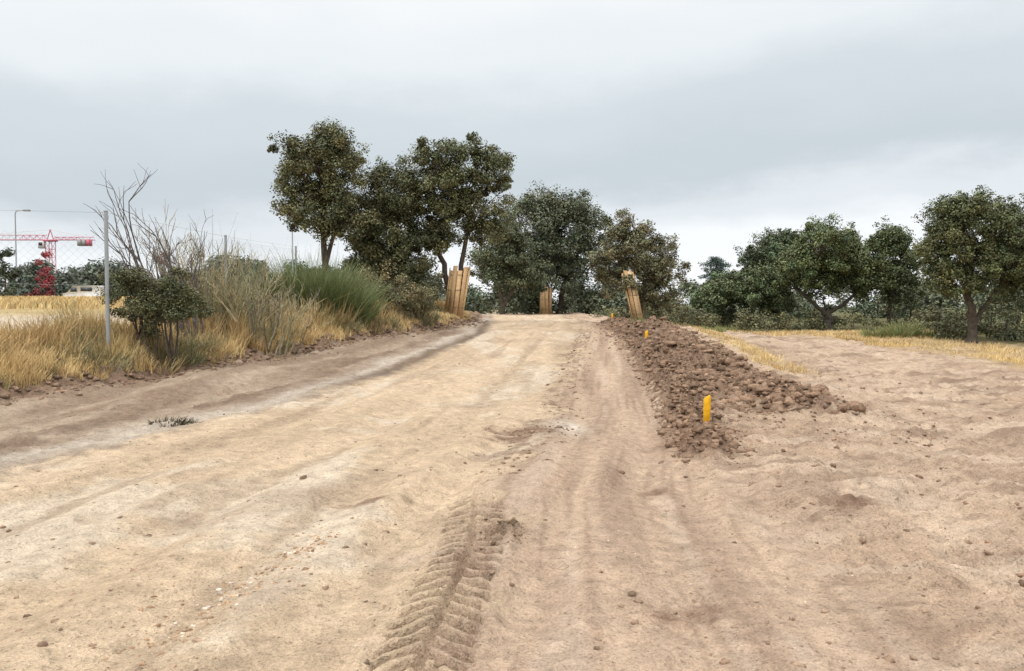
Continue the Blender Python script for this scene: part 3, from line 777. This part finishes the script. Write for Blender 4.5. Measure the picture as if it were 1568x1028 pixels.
# ---------------------------------------------------------------- white van
def van(x,y):
    z=H(x,y);W=np.array((.78,.78,.78));parts=[]
    prof=[(-2.3,.35),(-2.3,1.0),(-1.7,1.15),(-1.15,1.95),(2.2,2.0),(2.35,1.8),(2.35,.35)]
    V=[];n=len(prof)
    for sy in(-.95,.95):
        for px,pz in prof:V.append((x+px,y+sy*(1 if pz<1.3 else .88),z+pz))
    F=[(i,(i+1)%n,n+(i+1)%n,n+i) for i in range(n)]
    F+=[(0,1,2,6),(2,3,5,6),(n,n+6,n+2,n+1),(n+2,n+6,n+5,n+3)]
    V.append(((V[4][0]+V[5][0])/2,(V[4][1]+V[5][1])/2,(V[4][2]+V[5][2])/2));a=len(V)-1
    V.append(((V[n+4][0]+V[n+5][0])/2,(V[n+4][1]+V[n+5][1])/2,(V[n+4][2]+V[n+5][2])/2));b=len(V)-1
    F+=[(3,4,a,5),(n+3,n+5,b,n+4)]
    parts.append((np.array(V),np.array(F),W,0))
    V,Fb=box((x-.95,y-.93,z+1.45),(.9,.03,.5),(.7,1));parts.append((V,Fb,np.array((.03,.035,.04)),1))
    V,Fb=box((x+.6,y-.93,z+1.5),(1.4,.03,.45));parts.append((V,Fb,np.array((.03,.035,.04)),1))
    for wx in(-1.45,1.45):
        for wy in(-.93,.93):
            an=np.array([wy*.8,wy*.99,wy*1.03,wy*1.04])
            V,Fw=tube([(x+wx,y+a_,z+.33) for a_ in an],[.33,.33,.2,.01],14);parts.append((V,Fw,np.array((.03,.03,.03)),0))
    build('white_van',parts,[M_paint,M_glass])
van(-53.5,100)

# ---------------------------------------------------------------- world
w=bpy.data.worlds.new('World');scene.world=w;w.use_nodes=True
nt=w.node_tree;N=nt.nodes;Lk=nt.links;N.clear()
out=N.new('ShaderNodeOutputWorld')
sky=N.new('ShaderNodeTexSky');sky.sky_type='NISHITA';sky.sun_disc=False
EL,AZ=math.radians(58),math.radians(-140)
sky.sun_elevation=EL;sky.sun_rotation=AZ
b1=N.new('ShaderNodeBackground');b1.inputs[1].default_value=.08;Lk.new(sky.outputs[0],b1.inputs[0])
tc=N.new('ShaderNodeTexCoord');G=tc.outputs['Generated']
def mapping(s,l=(0,0,0)):
    m=N.new('ShaderNodeMapping');m.inputs['Scale'].default_value=s;m.inputs['Location'].default_value=l;Lk.new(G,m.inputs[0]);return m.outputs[0]
def wn(v,s,d=4,r=.5):
    n=N.new('ShaderNodeTexNoise');n.inputs['Scale'].default_value=s;n.inputs['Detail'].default_value=d;n.inputs['Roughness'].default_value=r;Lk.new(v,n.inputs['Vector']);return n.outputs['Fac']
def wm(op,a,b,c=None):
    n=N.new('ShaderNodeMath');n.operation=op
    for k,v in enumerate((a,b)):
        if isinstance(v,(int,float)): n.inputs[k].default_value=v
        else: Lk.new(v,n.inputs[k])
    return n.outputs[0]
sp=N.new('ShaderNodeSeparateXYZ');Lk.new(G,sp.inputs[0])
zz=sp.outputs['Z']
n1=wn(mapping((1,1,3.2),(3.1,0,0)),2.2,5);n2=wn(mapping((1,1,2.2),(7,2,1)),6,5,.6)
t=wm('ADD',zz,wm('MULTIPLY',wm('SUBTRACT',n1,.5),.14))
t=wm('ADD',t,wm('MULTIPLY',wm('SUBTRACT',n2,.5),.07))
t=wm('SUBTRACT',t,wm('MULTIPLY',sp.outputs['X'],.045))
cr=N.new('ShaderNodeValToRGB');Lk.new(t,cr.inputs[0])
cr.color_ramp.interpolation='EASE'
E=cr.color_ramp.elements
def cset(e,p,c):e.position=p;e.color=(*c,1)
cset(E[0],0,(.53,.54,.55));cset(E[1],1,(1,1,1))
for p,c in((.075,(.50,.515,.53)),(.115,(.41,.435,.455)),(.155,(.315,.348,.372)),(.22,(.345,.38,.40)),(.30,(.44,.465,.48)),(.38,(.49,.50,.51)),(.6,(.86,.86,.86))):
    e=E.new(p);cset(e,p,c)
b2=N.new('ShaderNodeBackground');b2.inputs[1].default_value=2.0;Lk.new(cr.outputs[0],b2.inputs[0])
mx=N.new('ShaderNodeMixShader');mx.inputs[0].default_value=.95
Lk.new(b1.outputs[0],mx.inputs[1]);Lk.new(b2.outputs[0],mx.inputs[2]);Lk.new(mx.outputs[0],out.inputs[0])

sl=bpy.data.lights.new('sun','SUN');sl.energy=1.3;sl.angle=math.radians(18);sl.color=(1,.96,.9)
so=bpy.data.objects.new('sun',sl);scene.collection.objects.link(so)
from mathutils import Vector
dirv=Vector((math.sin(AZ)*math.cos(EL),math.cos(AZ)*math.cos(EL),math.sin(EL)))
so.rotation_euler=dirv.to_track_quat('Z','Y').to_euler()

cam=bpy.data.cameras.new('camera');cam.lens=28;cam.sensor_width=36;cam.clip_end=8000;cam.clip_start=.05
co=bpy.data.objects.new('camera',cam);scene.collection.objects.link(co)
co.location=(0,0,1.6);co.rotation_euler=(math.radians(90-2.07),0,0)
scene.camera=co
scene.view_settings.view_transform='Standard';scene.view_settings.look='None';scene.view_settings.exposure=0
